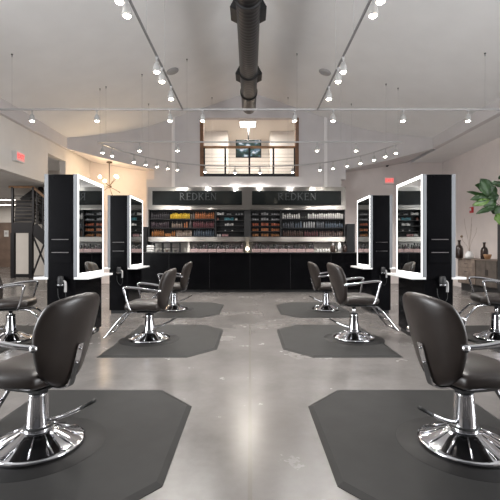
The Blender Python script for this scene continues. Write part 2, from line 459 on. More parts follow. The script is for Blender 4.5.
for i, px in enumerate((102.5, 112, 134, 145.7, 157, 167.6, 177.5, 205, 235, 260, 292.5, 320, 333, 347, 360.5, 374, 385.5, 396)):
    u = (px - 250) / 152; py = 142.3 + 24.0 * (1 - abs(u) ** 2.6); y = yt(py)
    spot((px - CX) * y / F, y, 'white spotlight on the curved track, %s from the left' % ORD[i], g)
for sgn, nm in ((-1, 'left'), (1, 'right')):
    for i, y in enumerate((6.05, 5.42, 5.12, 3.88, 3.66)):
        spot(sgn * abs(xs), y, 'bright spotlight on the %s front-to-back track, %s from its far end' % (nm, ORD[i]), g)

# ------------------------------------------------------------------ styling chairs
def pad(W0, W1, Ht, T, k, curve, nu=14, nv=14, kp=.3):
    """upholstered cushion: x = width, z = height (0..Ht), y = thickness; front at -y"""
    b = MB(); G = {}
    for side in (0, 1):
        for i in range(nu + 1):
            for j in range(nv + 1):
                u = -1 + 2 * i / nu; v = -1 + 2 * j / nv
                x = u * math.sqrt(1 - k * v * v); z = v * math.sqrt(1 - k * u * u)
                w = W0 + (W1 - W0) * (z + 1) / 2
                e = max(abs(u), abs(v)); th = T / 2 * (1 - .55 * e ** 5)
                X = x * w / 2; Z = (z + 1) / 2 * Ht
                Y = (th if side else -th) - curve(X, Z)
                G[side, i, j] = b.bm.verts.new((X, Y, Z))
    def q(*a):
        f = b.bm.faces.new(a); f.smooth = True
    for i in range(nu):
        for j in range(nv):
            q(G[0, i, j], G[0, i + 1, j], G[0, i + 1, j + 1], G[0, i, j + 1])
            q(G[1, i, j], G[1, i, j + 1], G[1, i + 1, j + 1], G[1, i + 1, j])
    for i in range(nu):
        q(G[0, i, 0], G[1, i, 0], G[1, i + 1, 0], G[0, i + 1, 0]); q(G[0, i, nv], G[0, i + 1, nv], G[1, i + 1, nv], G[1, i, nv])
    for j in range(nv):
        q(G[0, 0, j], G[0, 0, j + 1], G[1, 0, j + 1], G[1, 0, j]); q(G[0, nu, j], G[1, nu, j], G[1, nu, j + 1], G[0, nu, j + 1])
    return b
ZS = .375   # underside of the seat
LEAN = R(16)
def make_chair(label):
    t = thing('salon_chair', label, 'chair', (0, 0, 0), 0, 'brown styling chairs')       # faces +Y
    # chromed base dish
    MB().lathe([(.252, 0), (.262, .006), (.262, .018), (.254, .026), (.242, .030), (.19, .048), (.12, .082), (.085, .098), (.02, .10)], 64).build('base', M['chrome'], t)
    b = MB()
    for k in range(12):
        a = 2 * PI * k / 12
        b.tube([(.10 * math.cos(a), .10 * math.sin(a), .0905), (.236 * math.cos(a), .236 * math.sin(a), .0325)], .004, 6)
    b.build('base_rib', M['chrome'], t)
    b = MB(); b.lathe([(.080, .095), (.080, .112), (.070, .118), (.066, .13), (.053, .30), (.051, .318), (.042, .325), (.02, .326)], 32); b.build('column', M['chrome'], t)
    b = MB(); b.lathe([(.0805, .112), (.0815, .114), (.0815, .121), (.070, .123)], 32); b.build('base_collar', M['blackmatte'], t)
    b = MB(); b.lathe([(.0515, .312), (.054, .316), (.054, .326), (.04, .330), (.02, .331)], 24); b.build('collar', M['blackmatte'], t)
    MB().lathe([(.024, .20), (.024, ZS - .002)], 20).build('piston', M['chrome'], t)
    MB().box(-.13, .13, -.12, .12, ZS - .016, ZS, .004).build('seat_plate', M['blackmatte'], t)
    # pump lever towards the back
    pts = catmull([(.02, -.07, .15), (.03, -.14, .17), (.05, -.24, .215), (.06, -.31, .255)], 5)
    lv = MB().tube(pts, .011, 10).build('pump_lever', M['chrome'], t)
    MB().tube([(.055, -.255, .222), (.062, -.34, .272)], .019, 10, flat=.6).build('foot_pedal', M['blackrub'], lv)
    # seat: pad lying down
    b = pad(.47, .52, .47, .125, .24, lambda X, Z: 0)
    mt = Matrix.Translation((0, -.235, ZS + .0625)) @ Matrix.Rotation(R(-90), 4, 'X')
    for v in b.bm.verts:
        p = v.co.copy(); v.co = Vector((p.x, p.z - .185, ZS + .0625 + p.y + .012 * math.sin((p.z / .5) * 3.1)))
    b.build('seat', M['leather'], t, 1)
    # backrest, leaning, wrapping round the sitter
    b = pad(.38, .57, .575, .078, .42, lambda X, Z: -1.4 * X * X)
    ml = Matrix.Translation((0, -.175, ZS - .005)) @ Matrix.Rotation(LEAN, 4, 'X')
    for v in b.bm.verts:
        p = v.co.copy(); v.co = ml @ Vector((p.x, p.y, p.z))
    bk = b.build('backrest', M['leather'], t, 1)
    # chrome strap down the back and under the seat
    sp = [ml @ Vector((0, -.045, .28)), ml @ Vector((0, -.046, .22)), ml @ Vector((0, -.047, .10)), ml @ Vector((0, -.046, .03)), Vector((0, -.205, ZS - .008)), Vector((0, -.16, ZS - .018)), Vector((0, -.10, ZS - .016))]
    sp = catmull(sp, 5); b = MB(); w = .024
    vs = []
    for i, p in enumerate(sp):
        tng = (sp[min(i + 1, len(sp) - 1)] - sp[max(i - 1, 0)]).normalized(); nn = tng.cross(Vector((1, 0, 0))).normalized() * .004
        vs += [p + Vector((-w, 0, 0)) + nn, p + Vector((w, 0, 0)) + nn, p + Vector((w, 0, 0)) - nn, p + Vector((-w, 0, 0)) - nn]
    fs = [(0, 1, 2, 3), tuple(len(vs) - 4 + k for k in (3, 2, 1, 0))]
    for i in range(len(sp) - 1):
        for k in range(4): fs.append((i * 4 + k, i * 4 + (k + 1) % 4, i * 4 + 4 + (k + 1) % 4, i * 4 + 4 + k))
    b.faces(vs, fs)
    for z in (.25, .16):
        p = ml @ Vector((0, -.051, z)); b.ball(p, .009, 10)
    b.build('back_strap', M['chrome'], t)
    for sgn in (-1, 1):
        j = ml @ Vector((sgn * .238, .07, .27))
        pts = catmull([(j.x, j.y - .01, j.z), (sgn * .266, -.09, j.z + .012), (sgn * .282, .02, j.z + .032), (sgn * .287, .16, j.z + .048), (sgn * .287, .222, j.z + .046), (sgn * .287, .238, j.z + .030), (sgn * .284, .226, j.z - .02), (sgn * .272, .185, ZS + .09), (sgn * .262, .165, ZS + .045), (sgn * .235, .15, ZS + .03)], 6)
        rr = []
        for p in pts: rr.append(.0155 if p.z > j.z - .02 else .0125)
        a = MB().tube(pts, rr, 12).build('armrest', M['chrome'], t)
        MB().tube([(j.x - sgn * .02, j.y + .0, j.z), (j.x + sgn * .022, j.y - .02, j.z)], .019, 14).build('bolt', M['chrome'], a)
    # footrest: long flat loop running out and down from the seat front
    lp = [(-.05, .12, ZS - .012), (-.10, .25, ZS - .02), (-.14, .33, .29), (-.165, .50, .075), (-.15, .528, .055), (0, .532, .052), (.15, .528, .055), (.165, .50, .075), (.14, .33, .29), (.10, .25, ZS - .02), (.05, .12, ZS - .012)]
    fr = MB().tube(catmull(lp, 5), .014, 10).build('footrest', M['chrome'], t)
    MB().tube([(-.153, .42, .178), (.153, .42, .178)], .0105, 10).build('crossbar', M['chrome'], fr)
    return t
MT = .016
mat_n = 0
def make_mat(x0, x1, y0, y1, cin, label, c, sgn, cutx=.30, cuty=.34):
    """floor mat; corners on the side of sign sgn are cut off"""
    t = thing('salon_mat', label, 'mat', ((x0 + x1) / 2, (y0 + y1) / 2, 0), 0, 'grey rubber mats')
    hx, hy = (x1 - x0) / 2, (y1 - y0) / 2
    def poly(i):
        a, bb = hx - i, hy - i; cx, cy = cutx - i * .4, cuty - i * .4
        p = [(-a, -bb), (a - cx, -bb), (a, -bb + cy), (a, bb - cy), (a - cx, bb), (-a, bb)]
        return [(q[0] * sgn, q[1]) for q in p]
    b = MB(); A, B = poly(0), poly(.035); n = len(A)
    vs = [(p[0], p[1], 0) for p in A] + [(p[0], p[1], .003) for p in A] + [(p[0], p[1], MT) for p in B]
    fs = [tuple(range(n)), tuple(2 * n + k for k in range(n))]
    for i in range(n):
        j = (i + 1) % n; fs += [(i, j, n + j, n + i), (n + i, n + j, 2 * n + j, 2 * n + i)]
    b.faces(vs, fs); b.build('pad', M['rubber'], t)
    m2 = Matrix.Translation((c[0] - (x0 + x1) / 2, c[1] - (y0 + y1) / 2, 0))
    MB().lathe([(.385, MT - .002), (.38, MT + .002), (.02, MT + .002)], 56, m2).build('worn_ring', M['rubber2'], t)  # darker disc standing for the round inset under the chair base
    return t
chairs = [  # x, y, facing angle, label
    (-1.272, 2.345, R(90 - 14), 'brown salon chair closest to the camera on the left, cut off by the picture edge'),
    (1.287, 2.345, R(-90 + 11), 'brown salon chair closest to the camera on the right, cut off by the picture edge'),
    (-1.305, 5.06, R(90 - 1), 'brown salon chair facing the left station with the larger mirror, seen side-on'),
    (1.36, 5.11, R(-90 + 5), 'brown salon chair facing the right station with the larger mirror, seen side-on'),
    (-1.46, 7.5, R(90), 'brown salon chair facing the farther left station, before the black counter'),
    (1.46, 7.5, R(-90 + 5), 'brown salon chair facing the farther right station, before the black counter'),
    (-3.08, 5.02, R(-90 + 14), 'brown salon chair on the outer side of the nearer left station'),
    (3.22, 5.1, R(90 - 14), 'brown salon chair on the outer side of the nearer right station, near the sideboard'),
]
pc = None
for (x, y, a, lab) in chairs:
    if pc is None: pc = make_chair(lab); c = pc
    else: c = copy_tree(pc); c['label'] = lab
    c.location = (x, y, MT + .003); c.rotation_euler = (0, 0, a)
    up = .07 if 'right station with the larger' in lab else .075 if 'outer side of the nearer right' in lab else .03 if 'outer side of the nearer left' in lab else 0
    if up:      # pumped up higher than the others
        for ch in c.children:
            if ch.name.split('.')[0] not in ('base', 'base_rib', 'base_collar', 'column', 'collar', 'pump_lever'): ch.location.z += up
for sgn, nm in ((-1, 'left'), (1, 'right')):
    def mk(xa, xb, y0, y1, lab, ci): 
        x0, x1 = sorted((sgn * xa, sgn * xb)); make_mat(x0, x1, y0, y1, 0, lab, chairs[ci][:2], -sgn if xa < 2 else sgn)
    k = 0 if sgn < 0 else 1
    mk(.44, 1.74, 1.62, 3.29, 'grey rubber mat under the closest %s salon chair' % nm, k)
    mk(.39, 1.68, 4.27, 6.06, 'grey rubber mat under the middle chair on the %s of the aisle' % nm, 2 + k)
    mk(.55, 1.86, 6.68, 8.55, 'grey rubber mat under the farthest chair on the %s of the aisle' % nm, 4 + k)
    mk(2.85, 4.1, 4.3, 6.0, 'grey rubber mat under the chair on the outer %s side' % nm, 6 + k)

# ------------------------------------------------------------------ styling stations
def station(x, y, zt, label, sgn, half=.155):
    t = thing('styling_station', label, 'station', (x, y, 0), 0, 'black styling stations')
    hy = .43; zl = .845; fw = half + .05
    MB().box(-half - .02, half + .02, -hy + .01, hy, .06, zl - .03).build('lower_cabinet', M['blackgloss'], t)
    MB().box(-half + .0, half - .0, -hy + .04, hy - .03, 0, .06).build('plinth', M['blackmatte'], t)
    MB().box(-half, half, -hy, hy, zl - .03, zt, .003).build('upper_cabinet', M['blackgloss'], t)
    for k, z in enumerate((1.145, 1.305)):
        d = MB().box(-half + .02, half - .02, -hy - .012, -hy, z - .13, z + .014, .002).build('drawer', M['blackgloss'], t)
        MB().box(-.105, .105, -hy - .024, -hy - .012, z - .0045, z + .0045).build('handle', M['chrome'], d)
    for s2 in (-1, 1):
        sur = MB().box(*sorted((s2 * half, s2 * fw)), -hy, hy, zl - .005, zt + .004, .003).build('mirror_surround', M['alum'], t)
        x0, x1 = sorted((s2 * (fw - .002), s2 * (fw + .001)))
        bw = .038
        b = MB(); b.box(x0, x1, -hy + .008, -hy + bw, zl, zt); b.box(x0, x1, hy - bw, hy - .008, zl, zt); b.box(x0, x1, -hy + bw, hy - bw, zt - bw, zt); b.box(x0, x1, -hy + bw, hy - bw, zl, zl + bw)
        b.build('light_frame', M['led'], sur)
        MB().box(*sorted((s2 * fw, s2 * (fw + .0006))), -hy + bw, hy - bw, zl + bw, zt - bw).build('mirror_glass', M['mirror'], sur)
        MB().box(*sorted((s2 * (half + .005), s2 * (fw + .135))), -hy, hy, zl - .035, zl - .006, .003).build('shelf', M['white'], t)
    return t
SX1, SX2 = 2.11 + .228, 2.2 + .20
st = [
    (-SX1, 5.25, 2.11, 'black mirror station on the left nearer the camera, beside the staircase', -1),
    (SX1, 5.25, 2.11, 'black mirror station on the right nearer the camera, beside the sideboard', 1),
    (-SX2, 7.56, 2.165, 'black mirror station on the left farther back, below the chandelier', -1),
    (SX2, 7.56, 2.165, 'black mirror station on the right farther back, below the exit sign', 1)]
for (x, y, z, lab, s) in st: station(x, y, z, lab, s)
# hair dryers hung in a ring on the front of each lower cabinet
pd = None
for (x, y, z, lab, s) in st:
    lab2 = 'black hair dryer hung on the front of the ' + ('nearer ' if y < 6 else 'farther ') + ('left' if s < 0 else 'right') + ' station'
    loc = (x + .02, y - .42, .72)
    if pd is None:
        t = thing('hair_dryer', lab2, 'hair dryer', loc)
        MB().lathe([(.03, -.05), (.036, -.03), (.040, .03), (.034, .07), (.02, .075)], 18, Matrix.Translation((0, -.055, .06))).build('barrel', M['blackmatte'], t)
        MB().tube(catmull([(.02, -.055, .075), (.055, -.055, .06), (.06, -.055, -.01), (.058, -.055, -.06)], 4), .015, 10).build('grip', M['grey'], t)
        MB().tube([(.045 * math.cos(k * PI / 8), -.055 + .045 * math.sin(k * PI / 8), .03) for k in range(16)], .006, 8, closed=True).build('ring', M['chrome'], t)
        MB().tube(catmull([(.058, -.055, -.06), (.06, -.05, -.14), (.02, -.035, -.2), (-.04, -.03, -.12), (-.05, -.02, -.02)], 5), .004, 8).build('cord', M['blackrub'], t)
        pd = t
    else:
        c = copy_tree(pd); c.location = loc; c['label'] = lab2

# ------------------------------------------------------------------ counter and back bar
t = thing('reception_counter', 'long glossy black counter across the back of the aisle', 'counter', (0, 10.85, 0))
MB().box(-3.28, 3.28, -.33, .33, .08, 1.045).build('body', M['blackgloss'], t)
MB().box(-3.2, 3.2, -.28, .30, 0, .08).build('plinth', M['blackmatte'], t)
MB().box(-3.32, 3.32, -.37, .36, 1.045, 1.08, .004).build('worktop', M['black'], t)
for k in range(1, 6):
    MB().box(-3.28 + k * 6.56 / 6 - .003, -3.28 + k * 6.56 / 6 + .003, -.334, -.33, .1, 1.04).build('joint', M['blackmatte'], t)
DB = 12.2      # front plane of the stainless back bar
def X(px, d=DB): return (px - CX) * d / F
def Z(py, d=DB): return H + (CY - py) * d / F
t = thing('back_bar', 'brushed stainless steel back bar with black product shelves', 'shelving', (0, YB, 0))
def lb(m, x0, x1, y0, y1, z0, z1): return m.box(x0, x1, y0 - YB, y1 - YB, z0, z1)
z3, z2, z1_, z0_ = Z(187), Z(209.6), Z(237), Z(241.5)
xl, xr = X(148), X(345.5)
lb(MB(), xl, xr, DB, YB, z2, z3).build('header_panel', M['stainless'], t)
lb(MB(), xl, xr, DB + .02, YB, z0_, z1_).build('rail_panel', M['stainless'], t)
lb(MB(), xl, xr, YB - .03, YB, .9, z0_).build('splashback', M['stainless'], t)
lb(MB(), xl, xr, YB - .02, YB, z1_, z2).build('shelf_back', M['blackmatte'], t)
for (a, c) in [(xl, xl + .03), (xr - .03, xr)] + [(X(px) - .012, X(px) + .012) for px in (215.5, 281)] + [(X(244.5) - .012, X(250.5) + .012)]:
    lb(MB(), a, c, DB + .03, YB - .02, z1_, z2).build('divider', M['blackmatte'], t)
R3 = [218.6, 227.6, 236.4]; R5 = [214.9, 220.2, 225.6, 231.0, 236.4]
for py in R3:
    for (a, c) in ((148.5, 215.5), (281, 345)):
        lb(MB(), X(a) + .012, X(c) - .012, DB + .03, YB - .02, Z(py) - .018, Z(py)).build('shelf', M['blackmatte'], t)
for py in R5:
    for (a, c) in ((215.5, 244.5), (250.5, 281)):
        lb(MB(), X(a) + .012, X(c) - .012, DB + .03, YB - .02, Z(py) - .014, Z(py)).build('shelf', M['blackmatte'], t)
for (px, w) in ((188.5, 1.2), (247.5, 1.6)):
    lb(MB(), X(px - w), X(px + w), DB + .06, YB - .03, 1.02, z0_).build('partition', M['stainless'], t)
t = thing('back_counter', 'low black cabinet under the stainless back bar', 'cabinet', (0, 12.2, 0))
MB().box(-3.1, 2.96, -.27, .26, 0, .99).build('body', M['black'], t)
MB().box(-3.12, 2.98, -.30, .265, .99, 1.02).build('worktop', M['stainless'], t)
ZC = 1.02
# signs
def stroke(b, x0, z0, x1, z1, w):
    d = Vector((x1 - x0, 0, z1 - z0)); n = Vector((-d.z, 0, d.x)).normalized() * w / 2
    a, c = Vector((x0, 0, z0)), Vector((x1, 0, z1))
    pts = [a - n, c - n, c + n, a + n]
    vs = pts + [p + Vector((0, .008, 0)) for p in pts]
    b.faces(vs, [(0, 1, 2, 3), (7, 6, 5, 4), (0, 4, 5, 1), (1, 5, 6, 2), (2, 6, 7, 3), (3, 7, 4, 0)])
def arcs(b, cx, cz, rx, rz, a0, a1, w, n=10):
    p = [(cx + rx * math.cos(R(a0 + (a1 - a0) * i / n)), cz + rz * math.sin(R(a0 + (a1 - a0) * i / n))) for i in range(n + 1)]
    for i in range(n): stroke(b, *p[i], *p[i + 1], w)
TK, TN, SE = .12, .055, .04
def glyph(b, ch):
    w = .72
    def serif(x, z, L=.30): stroke(b, x - L / 2, z, x + L / 2, z, SE)
    if ch in 'REDKN':
        pass
    if ch == 'R':
        stroke(b, .12, 0, .12, 1, TK); serif(.12, .02); serif(.1, .98, .24); arcs(b, .15, .74, .42, .25, 90, -90, TN + .03); stroke(b, .3, .49, .74, .0, TK * .85); stroke(b, .68, .02, .86, .02, SE); w = .86
    if ch == 'E':
        stroke(b, .12, 0, .12, 1, TK); serif(.1, .02, .24); stroke(b, .05, .97, .60, .97, TN); stroke(b, .1, .52, .50, .52, TN); stroke(b, .05, .03, .64, .03, TN); stroke(b, .60, .85, .60, 1, SE); stroke(b, .64, 0, .64, .16, SE); stroke(b, .50, .43, .50, .61, SE); w = .68
    if ch == 'D':
        stroke(b, .12, 0, .12, 1, TK); serif(.1, .02, .24); serif(.1, .98, .24); arcs(b, .15, .5, .60, .47, 90, -90, TN + .04, 14); w = .82
    if ch == 'K':
        stroke(b, .12, 0, .12, 1, TK); serif(.12, .02); serif(.12, .98); stroke(b, .15, .42, .66, .97, TN); stroke(b, .32, .60, .74, 0, TK * .85); stroke(b, .56, .98, .80, .98, SE); stroke(b, .62, .02, .86, .02, SE); w = .86
    if ch == 'N':
        stroke(b, .12, 0, .12, 1, TN); serif(.12, .02, .26); serif(.08, .98, .22); stroke(b, .12, .98, .74, .02, TK * .9); stroke(b, .74, 0, .74, 1, TN); serif(.74, .98, .26); w = .86
    return w
def lettering(word, height, width):
    total = MB(); x = 0
    for ch in word:
        g_ = MB(); w = glyph(g_, ch)
        for v in g_.bm.verts: v.co.x += x
        tmp = bpy.data.meshes.new('tmp'); g_.bm.to_mesh(tmp); g_.bm.free(); total.bm.from_mesh(tmp); bpy.data.meshes.remove(tmp)
        x += w + .14
    x -= .14
    for v in total.bm.verts: v.co.x = (v.co.x - x / 2) * width / x; v.co.z *= height
    return total
for (x0, x1, tx0, tx1, nm) in ((152.5, 242, 179.8, 216.5, 'left'), (252, 341, 278, 316, 'right')):
    cx = (X(x0) + X(x1)) / 2; zb = Z(205)
    t = thing('wall_sign', 'black glass REDKEN sign on the %s half of the stainless header' % nm, 'sign', (cx, DB, zb))
    MB().box(X(x0) - cx, X(x1) - cx, -.03, 0, 0, Z(191) - zb, .003).build('glass_panel', M['signblack'], t)
    L = lettering('REDKEN', Z(193) - Z(200.2), X(tx1) - X(tx0)).build('lettering', M['letter'], t)
    L.location = ((X(tx0) + X(tx1)) / 2 - cx, -.0365, Z(200.2) - zb)

# ------------------------------------------------------------------ products
PC = {'charcoal': (.045, .04, .045), 'yellow': (.62, .40, .03), 'grey': (.18, .165, .16), 'orange': (.50, .17, .06), 'plum': (.06, .04, .05), 'tan': (.27, .20, .16),
      'maroon': (.17, .055, .065), 'amber': (.40, .16, .05), 'slate blue': (.10, .13, .17), 'white': (.62, .60, .58), 'silver': (.38, .38, .39), 'teal': (.06, .27, .33),
      'salmon': (.55, .25, .20), 'pink': (.60, .33, .33), 'red orange': (.50, .12, .05), 'steel grey': (.13, .14, .16), 'brown': (.12, .075, .062), 'black': (.015, .015, .016)}
PM = {k: mat('product_' + k.replace(' ', '_'), tuple(c * (.8 if k in ('white', 'yellow') else .6) for c in v), .38) for k, v in PC.items()}
meshc = {}
def product_mesh(shape, colr):
    key = (shape, colr)
    if key in meshc: return meshc[key]
    b = MB(); m = PM[colr]; cap = PM['black'] if colr in ('white', 'silver', 'yellow') and shape != 'can' else m
    if shape == 'bottle':      # slim shampoo bottle, 0.2 tall
        b.lathe([(.02, 0), (.027, .004), (.028, .14), (.024, .158), (.012, .166)], 14); b.mi = 1; b.lathe([(.014, .166), (.014, .196), (.008, .2)], 12)
    elif shape == 'pump':
        b.lathe([(.02, 0), (.029, .004), (.029, .125), (.02, .142), (.010, .146)], 14); b.mi = 1; b.lathe([(.012, .146), (.012, .165), (.004, .167), (.004, .19)], 10); b.box(-.008, .008, -.035, .01, .188, .2)
    elif shape == 'tube':
        b.lathe([(.018, 0), (.020, .003), (.020, .03)], 14); b.mi = 1
        b.faces([(.020 * math.cos(k * PI / 6), .020 * math.sin(k * PI / 6), .03) for k in range(12)] + [(.028 * math.cos(k * PI / 6), .005 * math.sin(k * PI / 6), .17) for k in range(12)],
                [(k, (k + 1) % 12, 12 + (k + 1) % 12, 12 + k) for k in range(12)] + [tuple(range(12, 24))], True)
    elif shape == 'can':
        b.lathe([(.024, 0), (.025, .003), (.025, .15), (.019, .163), (.019, .19), (.014, .195)], 14)
    elif shape == 'jar':
        b.lathe([(.03, 0), (.034, .004), (.034, .05), (.03, .055)], 16); b.mi = 1; b.lathe([(.035, .055), (.035, .08), (.03, .083)], 16)
    elif shape == 'box':
        b.box(-.034, .034, -.034, .034, 0, .09, .003)
    b.mi = 0
    o = b.build('bottle', [m, cap]); me = o.data; bpy.data.objects.remove(o)
    meshc[key] = me; return me
def product(shape, colr, x, y, z, label, cat, group, s=1.0, name=None):
    o = bpy.data.objects.new(name or {'box': 'product_box', 'jar': 'product_jar', 'tube': 'product_tube', 'can': 'spray_can', 'pump': 'pump_bottle'}.get(shape, 'bottle'), product_mesh(shape, colr))
    COL.objects.link(o); o.location = (x, y, z); o.scale = (s, s, s); o.rotation_euler = (0, 0, random.uniform(-.1, .1))
    return tag(o, label, cat, group)
YP = 12.33
def row(rowname, bay, py, runs, group):
    z = Z(py)
    used = {}
    for (p0, p1, n, colr, shape, s) in runs:
        word = {'box': 'box', 'jar': 'jar', 'tube': 'tube', 'can': 'can', 'pump': 'pump bottle'}.get(shape, 'bottle')
        for i in range(n):
            px = p0 + (p1 - p0) * (i + .5) / n
            k = used.get((colr, word), 0); used[colr, word] = k + 1
            x = (px - CX) * YP / F
            product(shape, colr, x, YP + random.uniform(-.02, .02), z, '%s %s %s from the left on the %s shelf of the %s bay' % (ORD[k], colr, word, rowname, bay), word, group, s * random.choice((1, 1, .94, .88, .78)))
gL = 'hair products in the left bay'
row('top', 'left', R3[0], [(151, 169.5, 9, 'charcoal', 'bottle', 1.05), (170, 190, 10, 'yellow', 'bottle', 1.12), (190.5, 194.5, 2, 'grey', 'can', 1), (195, 214.5, 9, 'orange', 'bottle', 1.1)], gL)
row('middle', 'left', R3[1], [(151, 169, 9, 'plum', 'bottle', 1.05), (171.5, 182.5, 5, 'tan', 'pump', 1.05), (183.5, 188, 2, 'orange', 'can', 1), (189, 192, 1, 'grey', 'bottle', 1.2), (193, 214.5, 10, 'maroon', 'bottle', 1.1)], gL)
row('bottom', 'left', R3[2], [(151.5, 164, 6, 'amber', 'bottle', 1.1), (165, 171, 3, 'amber', 'jar', 1.1), (171.5, 175.5, 2, 'amber', 'bottle', 1.0), (176, 192, 8, 'tan', 'tube', 1.2), (193.5, 214.5, 9, 'slate blue', 'bottle', 1.15)], gL)
gM = 'small products in the bay left of centre'
bay = 'narrow left-of-centre'
row('topmost', bay, R5[0], [(217, 224, 3, 'white', 'box', 1), (226.5, 231.5, 2, 'silver', 'jar', 1), (235, 243, 3, 'silver', 'box', .9)], gM)
row('second', bay, R5[1], [(216.5, 219, 1, 'salmon', 'jar', 1), (224.5, 233.5, 4, 'teal', 'box', 1), (235, 237.5, 1, 'white', 'jar', 1.2)], gM)
row('third', bay, R5[2], [(224.5, 233.5, 4, 'white', 'box', .9)], gM)
row('fourth', bay, R5[3], [(224, 226.5, 1, 'silver', 'jar', .8), (231, 233.5, 1, 'white', 'jar', .8)], gM)
row('lowest', bay, R5[4], [(216.5, 221, 2, 'white', 'box', .9), (222, 228.5, 3, 'pink', 'jar', .95)], gM)
gN = 'small products in the bay right of centre'
bay = 'narrow right-of-centre'
for (nm, py, c1) in (('topmost', R5[0], 'silver'), ('second', R5[1], 'silver'), ('third', R5[2], 'red orange'), ('fourth', R5[3], 'orange'), ('lowest', R5[4], 'amber')):
    row(nm, bay, py, [(252, 258.5, 3, c1, 'jar', 1.05), (261, 268.5, 3, c1, 'box', 1.0), (271, 279.5, 4, c1, 'jar', 1.0)], gN)
gR = 'hair products in the right bay'
row('top', 'right', R3[0], [(281.8, 300, 8, 'white', 'bottle', 1.1), (301, 306.5, 2, 'black', 'jar', 1), (307.5, 343, 16, 'white', 'bottle', 1.12)], gR)
row('middle', 'right', R3[1], [(282.5, 294, 5, 'steel grey', 'bottle', 1.0), (294.5, 302, 3, 'slate blue', 'can', 1.05), (303, 315, 5, 'silver', 'can', 1.05), (316, 324, 4, 'steel grey', 'bottle', 1.1), (325, 343, 8, 'slate blue', 'pump', 1.0)], gR)
row('bottom', 'right', R3[2], [(282.5, 303, 9, 'brown', 'bottle', 1.05), (304, 318, 6, 'maroon', 'bottle', .95), (319, 343, 11, 'brown', 'tube', 1.05)], gR)
# on the back counter: long pink boxes, dark bottles, jars
yb = 12.08
def box_on(name, x0, x1, y0, y1, z0, z1, m, label, cat, group=None):
    cx, cy = (x0 + x1) / 2, (y0 + y1) / 2
    o = MB().box(x0 - cx, x1 - cx, y0 - cy, y1 - cy, 0, z1 - z0, .006).build(name, m); o.location = (cx, cy, z0)
    return tag(o, label, cat, group)
k = 0
for (a, c, n, nm) in ((190.5, 243.5, 6, 'left'), (252, 314, 7, 'right')):
    for i in range(n):
        p0 = a + (c - a) * i / n; p1 = a + (c - a) * (i + 1) / n - .5
        box_on('display_tray', X(p0, yb), X(p1, yb), yb - .07, yb + .07, ZC, Z(248.9, yb), M['pink'], 'pale pink display tray on the back bar ledge, %s along its %s half' % (ORD[i], nm), 'tray', 'pink display trays')
    n2 = int((c - a) / 2.9)
    for i in range(n2):
        px = a + (c - a) * (i + .5) / n2
        product('bottle' if i % 3 else 'pump', ('charcoal', 'black', 'black', 'plum')[(i * 7) % 4], X(px, 12.26), 12.26 + random.uniform(-.015, .015), ZC, 'small dark bottle behind the pink trays, %s along the %s half' % (ORD[i], nm), 'bottle', 'dark bottles behind the pink trays', random.uniform(1.3, 1.75))
for i in range(5):
    product('pump', 'white', X(318 + i * 2.7, 12.1), 12.1, ZC, 'white pump bottle beside the pink trays, %s from the left' % ORD[i], 'bottle', 'white pump bottles on the back bar', 1.05)
def jar(px, w, py, m, name, label, lidm):
    x = X(px, 12.12); r = w * 12.12 / F / 2; h = Z(py, 12.12) - ZC
    t = thing(name, label, 'jar', (x, 12.12, ZC))
    MB().lathe([(r * .8, 0), (r, .01), (r, h * .62), (r * .6, h * .76), (r * .5, h * .8)], 20).build('body', m, t)
    MB().lathe([(r * .55, h * .8), (r * .58, h * .88), (r * .2, h * .93), (r * .2, h * .97), (.004, h)], 16).build('lid', lidm, t)
jar(333, 5, 243.0, M['ceramic'], 'canister', 'dark brown lidded canister near the right end of the back bar', M['satin'])
jar(339.5, 6, 242.0, M['satin'], 'canister', 'shiny steel lidded canister near the right end of the back bar', M['white'])
jar(345.0, 4.2, 243.6, M['ceramic'], 'canister', 'narrow dark canister at the far right end of the back bar', M['blackmatte'])
# dark rack on the left of the ledge
t = thing('tool_rack', 'dark open rack of tools at the left end of the back bar', 'rack', (X(167, 12.1), 12.1, ZC))
w = X(180, 12.1) - X(167, 12.1); hh = Z(242.5, 12.1) - ZC
b = MB()
for s2 in (-1, -.33, .33, 1): b.box(s2 * w - .012, s2 * w + .012, -.1, .1, 0, hh)
b.build('upright', M['blackmatte'], t)
for z in (0.0, hh * .5, hh - .02): MB().box(-w, w, -.1, .1, z, z + .02).build('shelf', M['blackmatte'], t)
for k in range(3):
    product('jar', ('grey', 'tan', 'grey')[k], t.location.x - w * .66 + k * w * .66, 12.08, ZC + .02, '%s small jar from the left in the dark tool rack' % ORD[k], 'jar', 'jars in the tool rack', 1.2)
# black end cabinets beside the shelving
box_on('tower_cabinet', X(345.9), X(354), 12.1, 12.49, 0, Z(224), M['black'], 'narrow black tower cabinet at the right end of the back bar', 'cabinet')
box_on('tower_cabinet', X(143.4), X(147.6), 12.1, 12.49, 0, Z(227), M['black'], 'narrow black tower cabinet at the left end of the back bar', 'cabinet')
# towels at the left end of the front counter
for i in range(3):
    z = 1.08 + i * .065
    o = MB().box(-.085, .085, -.13, .13, 0, .06, .026).build('folded_towel', M['whitep']); o.location = ((150 - CX) * 10.8 / F, 10.85, z)
    tag(o, '%s white towel in the stack on the left end of the black counter' % ('bottom', 'middle', 'top')[i], 'towel', 'white towels on the counter')
# small glowing lamp between the two halves
t = thing('table_lamp', 'small glowing lamp at the middle of the back bar', 'lamp', (X(247.5, 12.0), 12.05, ZC))
MB().lathe([(.05, 0), (.05, .012), (.012, .02), (.012, .1)], 18).build('base', M['satin'], t)
MB().lathe([(.035, .1), (.06, .13), (.05, .19), (.02, .215)], 18).build('shade', mat('lamp_shade_glow', (.9, .85, .75), .5, emit=(1, .84, .6), es=4), t)

